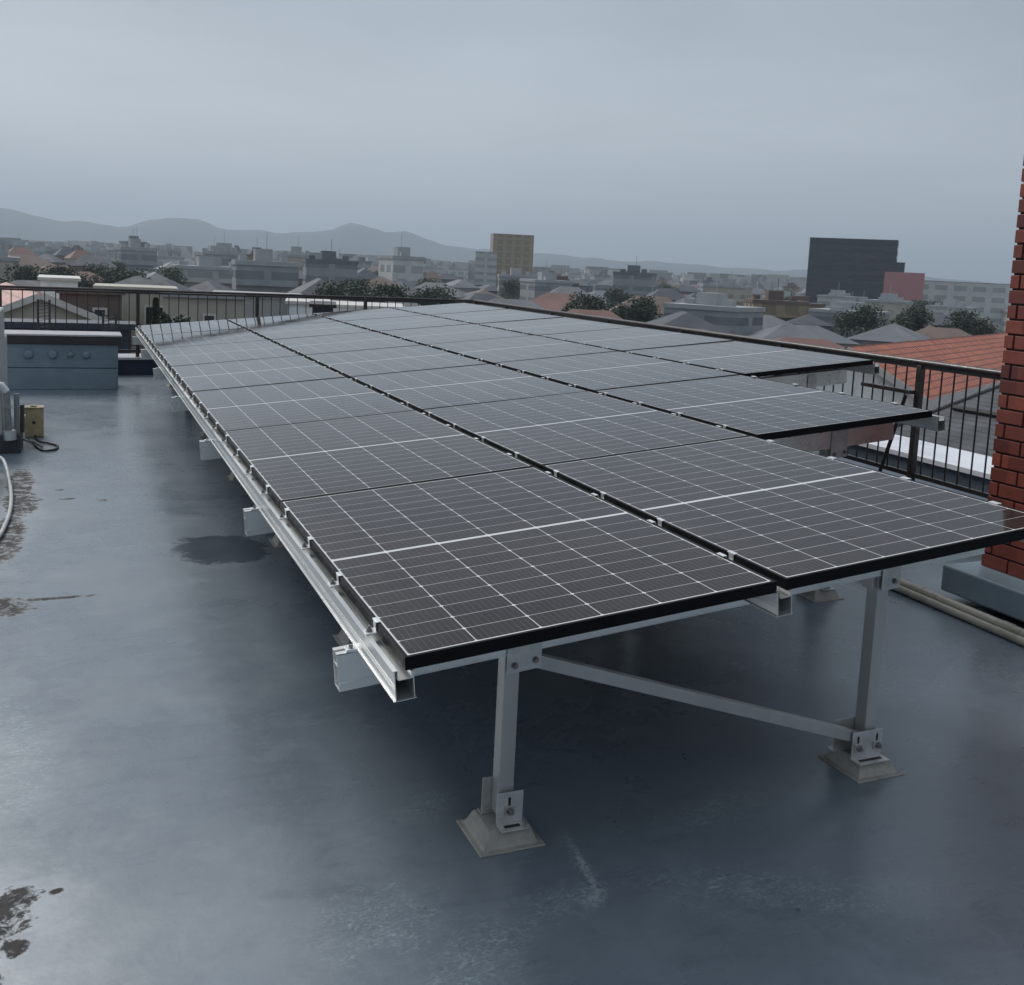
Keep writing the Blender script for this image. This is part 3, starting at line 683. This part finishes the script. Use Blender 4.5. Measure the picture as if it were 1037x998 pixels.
flat_block('shed', 'brown-clad building right of the cream gable house', 92, 40, 2.1, 3, -.62, M['house_brown'], M['house_brown'], wins=[(.3,-1.3,.5,.4)])
flat_block('house', 'narrow white building peeping over the faded red roof', 60, 46, 1.4, 4, -.35, M['white_wall'], M['lt_trim'])
flat_block('apartment_block', 'beige apartment block with dark windows seen just right of the duct housing', 138, 44, 3.0, 3, -.55, M['cream_wall'], M['cream_wall'], wins=[(-.9,-1.6,.8,.9),(.7,-1.6,.8,.9),(-.9,-3.,.8,.9),(.7,-3.,.8,.9)])
flat_block('apartment_block', 'cream apartment block with single narrow dark window behind the first two panel rows', 207, 40, 2.9, 3, -.62, M['cream_wall'], M['house_grey'], wins=[(.2,-1.75,.5,1.1),(-1.1,-1.8,.4,.6)])
flat_block('house', 'grey house behind the steel lattice frame', 262, 46, 3.8, 4, -.75, M['house_grey'], ROOF['pale'], wins=[(-.8,-2.1,.9,.8),(.9,-2.1,.9,.8)])
flat_block('house', 'white house wall right of the steel lattice frame', 313, 42, 1.6, 4, -.80, M['white_wall'], M['lt_trim'])
flat_block('house', 'narrow dark house wall between two white walls', 328, 38, .75, 3, -.72, M['slate_wall'], M['gutter'])
flat_block('warehouse', 'long white wall with tiny shrub silhouettes behind the far railing', 366, 44, 3.6, 4, -.95, M['white_wall'], M['lt_trim'])
flat_block('shed', 'low dark shed at the meeting corner of the two railings', 405, 34, 2.2, 3, -1.2, M['gutter'], M['gutter'])
flat_block('flat_roof', 'long white building roof beyond the right edge of the panels', 745, 52, 15, 9, -3.1, M['white_wall'], M['lt_trim'])
flat_block('flat_roof', 'brown factory roof just over the right-hand railing at centre', 600, 60, 16, 12, -2.6, M['house_brown'], ROOF['brown'])
# steel lattice frame, lattice mast
t = thing('steel_frame', 'dark steel lattice frame with crossed rods behind the far railing', 'steel frame', *[(lambda q: (q[0], (0,0,q[1])))(at(262, 30, CG))][0])
for x in (-1.05,-.35,.35,1.05): MB().box(x-.035,x+.035,-.035,.035,0,10.6).build('column', M['dark_steel'], t)
for z in (8.9,9.7,10.45): MB().box(-1.1,1.1,-.030,.030,z-.03,z+.03).build('crossbar', M['dark_steel'], t)
for a, b in (((-1.05,9.0),(-.35,9.7)),((-.35,9.0),(.35,9.7)),((.35,9.0),(1.05,9.7)),((-1.05,9.7),(-.35,9.0)),((-.35,9.7),(.35,9.0)),((.35,9.7),(1.05,9.0)),((-1.05,9.75),(.3,10.4)),((1.05,9.75),(-.3,10.4))):
    MB().tube([(a[0],0,a[1]),(b[0],0,b[1])], .014, 6).build('rod', M['wire'], t)
loc, az = at(44, 19, CG)
t = thing('lattice_mast', 'thin grey lattice mast standing before the cream gable house', 'mast', loc, (0,0,az))
for x in (-.09,.09): MB().tube([(x,0,0),(x,0,11.6)], .018, 6).build('upright', M['ac_dark'], t)
mb = MB()
for k in range(60): mb.tube([(-.09,0,8.0+k*.06*1.0),(.09,0,8.03+k*.06)], .006, 5)
mb.build('rungs', M['ac_dark'], t)
loc, az = at(111, 20, CG)
t = thing('lattice_mast', 'grey lattice mast at the right end of the duct housing', 'mast', loc, (0,0,az))
for x in (-.11,.11): MB().tube([(x,0,0),(x,0,11.35)], .02, 6).build('upright', M['ac_dark'], t)
mb = MB()
for k in range(60): mb.tube([(-.11,0,8.0+k*.055),(.11,0,8.03+k*.055)], .007, 5)
mb.build('rungs', M['ac_dark'], t)
def wire(label, p0, d0, z0, p1, d1, z1, sag):
    a, _ = at(p0, d0, z0); b, _ = at(p1, d1, z1); pts = []
    for k in range(25):
        s = k/24; q = a.lerp(b, s); q.z -= sag*4*s*(1-s); pts.append(q)
    o = MB().tube(pts, .014, 5).build('overhead_wire', M['wire']); tag(o, label, 'wire')
wire('upper overhead wire sagging across the houses behind the far railing', 90, 24, -.35, 420, 26, -1.15, .35)
wire('lower overhead wire sagging across the houses behind the far railing', 60, 23, -.75, 430, 25, -1.25, .3)
wire('short overhead wire dropping steeply left of the white warehouse', 262, 21, -.40, 352, 17, -1.3, .05)

# trees of leaf clumps
def tree_mesh(seed, w, h, n, leaf, conifer=False):
    r = random.Random(seed); mb = MB()
    cl = [(r.gauss(0,w*.24), r.gauss(0,w*.24), h*(.30+.62*r.random()), w*r.uniform(.12,.24)) for _ in range(16)]
    for _ in range(n):
        if conifer:
            z = h*(.08+.9*r.random()**.8); rad = w*.5*(1-z/h)**.8*(.75+.25*math.sin(z*5)); a = r.uniform(0,6.283); q = rad*math.sqrt(r.uniform(.3,1))
            c = Vector((math.cos(a)*q, math.sin(a)*q, z))
        else:
            k = r.choice(cl); v = Vector((r.gauss(0,1), r.gauss(0,1), r.gauss(0,1))).normalized()*k[3]*r.uniform(.55,1.15)
            c = Vector(k[:3]) + v
        u = Vector((r.gauss(0,1), r.gauss(0,1), r.gauss(0,.6))).normalized()*leaf; w2 = u.cross(Vector((r.gauss(0,1), r.gauss(0,1), r.gauss(0,1)))).normalized()*leaf*.7
        mb.poly([c-u-w2*.4, c+u-w2, c+u*.8+w2, c-u*.7+w2*.8], [(0,1,2,3)])
    return mb
def make_tree(label, px, d, zb, w, h, n, leaf, seed, conifer=False, group=None, name='tree'):
    loc, az = at(px, d, zb); t = thing(name, label, 'tree', loc, (0,0,az), group)
    tree_mesh(seed, w, h, n, leaf, conifer).build('crown', M['leaf'], t)
    MB().tube([(0,0,0),(.02*w,0,h*.35),(0,0,h*.7)], .1, 8, radii=[w*.045,w*.03,w*.012]).build('trunk', M['bark'], t); return t
make_tree('dark evergreen tree between the beige and cream apartment blocks', 158, 38, -3.5, 1.2, 2.95, 1500, .07, 3, True)
make_tree('bushy dark tree right of the evergreen, left of the cream apartment block', 176, 36, -3.5, 1.3, 2.5, 1500, .07, 4)
make_tree('small conical shrub before the long white wall, left of the pair', 343, 30, -2.1, .34, .95, 500, .04, 5, True, name='shrub')
make_tree('small conical shrub before the long white wall, right of the pair', 356, 31, -2.15, .36, .9, 500, .04, 6, True, name='shrub')
make_tree('bare twiggy bush before the slate roof beside the third-row panel corner', 942, 17, -4.0, 1.6, 2.1, 900, .05, 8, name='shrub')

# ------------------------------------------------------------------ landmark blocks of the town
def tower(label, px, d, w, dep, ztop, col, roofc, cat='building', turn=0., name='tower_block'):
    t = flat_block(name, label, px, d, w, dep, ztop, dict(FAC)[col], ROOF[roofc], cat, turn); return t
TAN = facade('tan facade', (.30,.235,.15), (.10,.09,.07), 3, 4.2, .62, .75); FAC.append(('tan', TAN))
CHAR = facade('charcoal facade', (.035,.036,.048), (.012,.013,.018), 3.2, 40., .97, .45); FAC.append(('charcoal', CHAR))
tower('tan tower block standing tallest at the centre of the skyline', 519, 480, 19, 18, 17.5, 'tan', 'brown', turn=.1)
tower('dark charcoal office block rising above the skyline right of centre', 862, 400, 31, 26, 18.5, 'charcoal', 'dark', turn=-.05)
tower('lower dark block stepping down from the charcoal office block', 903, 400, 9, 20, 10.5, 'charcoal', 'dark')
tower('long white commercial building with pale roof left of the brick pillar', 965, 330, 34, 25, 3.8, 'white', 'pale', name='store')
tower('pale tower just left of the tan tower block', 492, 430, 9, 14, 8., 'pale', 'pale')
loc, az = at(917, 310, CG)
t = thing('sign_board', 'large faded pink-red sign board in front of the white commercial building', 'sign', loc, (0,0,az))
m = simple('faded red sign', (.42,.19,.195), .6, 0, .06, .2)
MB().box(-5.3,5.3,-.3,.3,9.0,17.2).build('board', m, t)
for x in (-3.6,3.6): MB().box(x-.3,x+.3,.31,.7,0,16).build('post', M['galv'], t)

# ------------------------------------------------------------------ the town: each building a thing
def town_variant(kind, colname, roofname, w, dep, h):
    mat = dict(FAC)[colname]; rm = ROOF[roofname]
    t = thing('town_' + kind, 'x', 'building')
    MB().box(-w/2,w/2,-dep/2,dep/2,0,h).build('wall', mat, t)
    if kind == 'house':
        e, o_ = h, .5; r = h + min(w,dep)*.27; m1, m2 = w/2+o_, dep/2+o_
        MB().poly([(-m1,-m2,e),(m1,-m2,e),(m1,m2,e),(-m1,m2,e),(-m1+m2*.9,0,r),(m1-m2*.9,0,r)], [(3,2,1,0),(0,1,5,4),(1,2,5),(2,3,4,5),(3,0,4)]).build('roof', rm, t)
    else:
        MB().box(-w/2-.2,w/2+.2,-dep/2-.2,dep/2+.2,h,h+.7).box(-w*.18,w*.10,-dep*.2,dep*.2,h+.7,h+2.6).box(w*.22,w*.34,-dep*.3,-dep*.12,h+.7,h+1.7).box(-w*.42,-w*.30,0,dep*.2,h+.7,h+1.5).tube([(w*.02,0,h+2.6),(w*.02,0,h+5.2)],.06,5).build('roof', rm, t)
        MB().box(-w/2,w*.45,-dep/2-1.0,-dep/2-.01,2.9,3.05).box(-w/2,w*.45,-dep/2-1.0,-dep/2-.01,5.9,6.05).box(-w/2,w*.45,-dep/2-1.06,-dep/2-1.,2.9,4.0).box(-w/2,w*.45,-dep/2-1.06,-dep/2-1.,5.9,7.0).build('balcony', mat, t)
    return t
protos = []
for kind, c, rf, w, dep, h in (('house','white','grey',11,8,6.2),('house','cream','brown',12,8,6.0),('house','brown','dark',10,8,6.4),('house','grey','grey',13,9,6.2),('house','cream','red',11,8,5.8),
                               ('house','dark grey','dark',12,8,6.2),('block','white','pale',12,9,9.5),('block','grey','grey',13,9,11.),('block','cream','pale',11,9,10.),('block','pale','pale',15,10,8.5),
                               ('block','tan','brown',10,9,8.5),('block','grey','pale',12,10,9.0)):
    protos.append([town_variant(kind,c,rf,w,dep,h), kind, c, rf, w, False])
SECT = [(-200,120, 'at the left skyline end'),(120,330,'under the left hills'),(330,480,'left of the tan tower'),(480,640,'around the tan tower'),(640,820,'right of the tan tower'),(820,1300,'near the charcoal block')]
count = 0
for d, step_, jit, tall in ((62,170,.3,0),(85,120,.3,0),(115,92,.3,0),(150,72,.35,.05),(195,56,.35,.15),(255,46,.4,.35),(340,38,.4,.5),(450,32,.4,.55),(600,28,.45,.6),(820,27,.45,.65)):
    px = -120 + rnd.random()*step_
    while px < 1190:
        pp = px + rnd.uniform(-jit,jit)*step_; dd = d*rnd.uniform(.93,1.1)
        px += step_*rnd.uniform(.8,1.2)
        if d < 130 and pp < 470 and d < 70: continue
        if d < 100 and 820 < pp < 1080: continue
        if d < 70 and pp < 800: continue
        pool = [q for q in protos if (q[1] == 'block') == (rnd.random() < tall)]
        q = rnd.choice(pool)
        loc, az = at(pp, dd)
        sec = [s[2] for s in SECT if s[0] <= pp < s[1]]
        sec = sec[0] if sec else SECT[-1][2]
        ring = 'near' if d < 130 else 'midway' if d < 300 else 'far off'
        kindw = 'hip-roofed house' if q[1] == 'house' else 'flat-roofed block'
        lab = '%s %s with %s roof %s, %s' % (q[2], kindw, q[3], sec, ring)
        s = rnd.uniform(.85,1.15)
        if not q[5]: o = q[0]; q[5] = True; o.location = loc; o.rotation_euler = (0,0,az+rnd.uniform(-.5,.5)); o['label'] = lab
        else: o = dup(q[0], loc, lab, (0,0,az+rnd.choice((0,1.57))+rnd.uniform(-.35,.35)))
        o.scale = (s, s, rnd.uniform(.85,1.2) * (.8 if (pp > 790 and d < 430) else 1. if (d < 190 or pp > 440) else 1.12 if d < 300 else 1.3)); o['group'] = lab
        count += 1
for q in protos:
    if not q[5]:
        for ch in list(q[0].children): bpy.data.objects.remove(ch)
        bpy.data.objects.remove(q[0])
# far suburbs that read as one mass
mb = MB(); mr = random.Random(5)
for _ in range(2600):
    d = 950*(1+mr.random()**1.2*1.9); loc, az = at(mr.uniform(-200,1250), d)
    w, dp, h = mr.uniform(9,26), mr.uniform(8,18), mr.choice((7,7.5,8,9,11,13,17,20))
    R_ = rot2(az+mr.uniform(-.6,.6)); base = Vector(loc)
    mb.box(-w/2,w/2,-dp/2,dp/2,0,h, lambda p: base + R_ @ p)
m, nt, p = new_mat('far suburbs'); n = N(nt); vv = n.node('ShaderNodeTexVoronoi'); vv.inputs['Scale'].default_value = .05; nt.links.new(n.pos(), vv.inputs['Vector'])
wv_ = n.xyz(vv.outputs['Color'])[0]; nt.links.new(n.mix(wv_, (.10,.10,.10), (.48,.46,.43)), p.inputs['Base Color']); p.inputs['Roughness'].default_value = .8
o = mb.build('distant_suburbs', m); tag(o, 'mass of tiny hazy buildings along the foot of the hills', 'buildings', kind='stuff')
# town trees
tm = None
for k in range(44):
    d = rnd.choice((140,170,220,300,420)); pp = rnd.uniform(-60,1100)
    if d < 100 and pp > 800: continue
    loc, az = at(pp, d, CG); lab = 'dark leafy tree among the town roofs ' + [s[2] for s in SECT if s[0] <= pp < s[1]][0]
    if tm is None:
        tm = thing('tree', lab, 'tree', loc, (0,0,az), lab); tree_mesh(21, 8, 9, 5200, .17).build('crown', M['leaf'], tm); MB().tube([(0,0,0),(0,0,5)], .2, 7, radii=[.28,.15]).build('trunk', M['bark'], tm)
    else: dup(tm, loc, lab, (0,0,rnd.uniform(0,6)), lab)

# ------------------------------------------------------------------ haze
m, nt, p = new_mat('haze'); nt.nodes.remove(p); v = nt.nodes.new('ShaderNodeVolumePrincipled')
v.inputs['Color'].default_value = (.74,.86,1.,1); v.inputs['Density'].default_value = 2.9e-4; v.inputs['Anisotropy'].default_value = .2
nt.links.new(v.outputs[0], nt.nodes['Material Output'].inputs['Volume'])
try: m.cycles.homogeneous_volume = True
except Exception: pass
o = MB().box(-9200,12200,-3200,12700,CG-6,460).build('haze', m); tag(o, kind='stuff', label='pale grey-blue air between the roof and the hills', cat='haze')

# ------------------------------------------------------------------ light
w = bpy.data.worlds.new('World'); bpy.context.scene.world = w; w.use_nodes = True; nt = w.node_tree; n = N(nt)
bg = nt.nodes['Background']
SUN_EL, SUN_AZ = math.radians(44), math.radians(-22)   # azimuth from +Y towards +X
sky = n.node('ShaderNodeTexSky', sky_type='NISHITA'); sky.sun_disc = False; sky.sun_elevation = SUN_EL; sky.sun_rotation = SUN_AZ; sky.dust_density = 3.
d = n.coord('Generated'); dx, dy, dz = n.xyz(d)
el = n.m('MAXIMUM', dz, 0.)
ramp = n.node('ShaderNodeValToRGB'); n.put(ramp.inputs[0], el); e = ramp.color_ramp.elements
stops = [(0,(5.3,5.65,5.95)),(.045,(5.0,5.35,5.65)),(.11,(4.35,4.7,5.0)),(.26,(3.0,3.4,3.75)),(.45,(3.2,3.7,4.2)),(.75,(4.8,5.3,5.8)),(1.,(6.0,6.5,7.0))]
ramp.color_ramp.interpolation = 'EASE'
e[0].position = 0; e[0].color = (*[c/10 for c in stops[0][1]],1); e[1].position = 1; e[1].color = (*[c/10 for c in stops[-1][1]],1)
for ps, c in stops[1:-1]: q = e.new(ps); q.color = (*[k/10 for k in c],1)
cl = n.noise(n.mapping(d, scale=(1,1,3.2)), 1.7, 5, .5, .6)
cl2 = n.noise(n.mapping(d, scale=(1,1,6)), 4.5, 4, .5, .8)
shade = n.m('ADD', n.lin(cl, .3, .7, .86, 1.13), n.lin(cl2, .3, .7, -.05, .05))
vm = n.node('ShaderNodeVectorMath', operation='SCALE'); nt.links.new(ramp.outputs[0], vm.inputs[0]); n.put(vm.inputs[3], n.m('MULTIPLY', shade, 10.))
mixd = n.mix(.88, sky.outputs[0], vm.outputs[0]); nt.links.new(mixd, bg.inputs['Color']); bg.inputs['Strength'].default_value = .115
L = bpy.data.lights.new('sun', 'SUN'); L.energy = 2.1; L.angle = math.radians(24); L.color = (1,.97,.92)
so = bpy.data.objects.new('sun', L); C.objects.link(so)
sd = Vector((math.sin(SUN_AZ)*math.cos(SUN_EL), math.cos(SUN_AZ)*math.cos(SUN_EL), math.sin(SUN_EL)))
so.rotation_euler = (-sd).to_track_quat('-Z','Y').to_euler()

# ------------------------------------------------------------------ camera
cd = bpy.data.cameras.new('camera'); co = bpy.data.objects.new('camera', cd); C.objects.link(co)
cd.sensor_width = 36; cd.lens = 36*1028.82/1037; cd.shift_y = -(499-395)/1037; cd.clip_start = .05; cd.clip_end = 40000
m = Matrix((( W_RIGHT.x, -W_DOWN.x, -W_FWD.x, CAM.x), (W_RIGHT.y, -W_DOWN.y, -W_FWD.y, CAM.y), (W_RIGHT.z, -W_DOWN.z, -W_FWD.z, CAM.z), (0,0,0,1)))
co.matrix_world = m
sc = bpy.context.scene; sc.camera = co
sc.render.engine = 'CYCLES'
sc.view_settings.view_transform = 'Standard'; sc.view_settings.look = 'None'; sc.view_settings.gamma = 1; sc.view_settings.exposure = .22; sc.view_settings.use_curve_mapping = False
sc.cycles.volume_bounces = 0
print('town buildings', count)
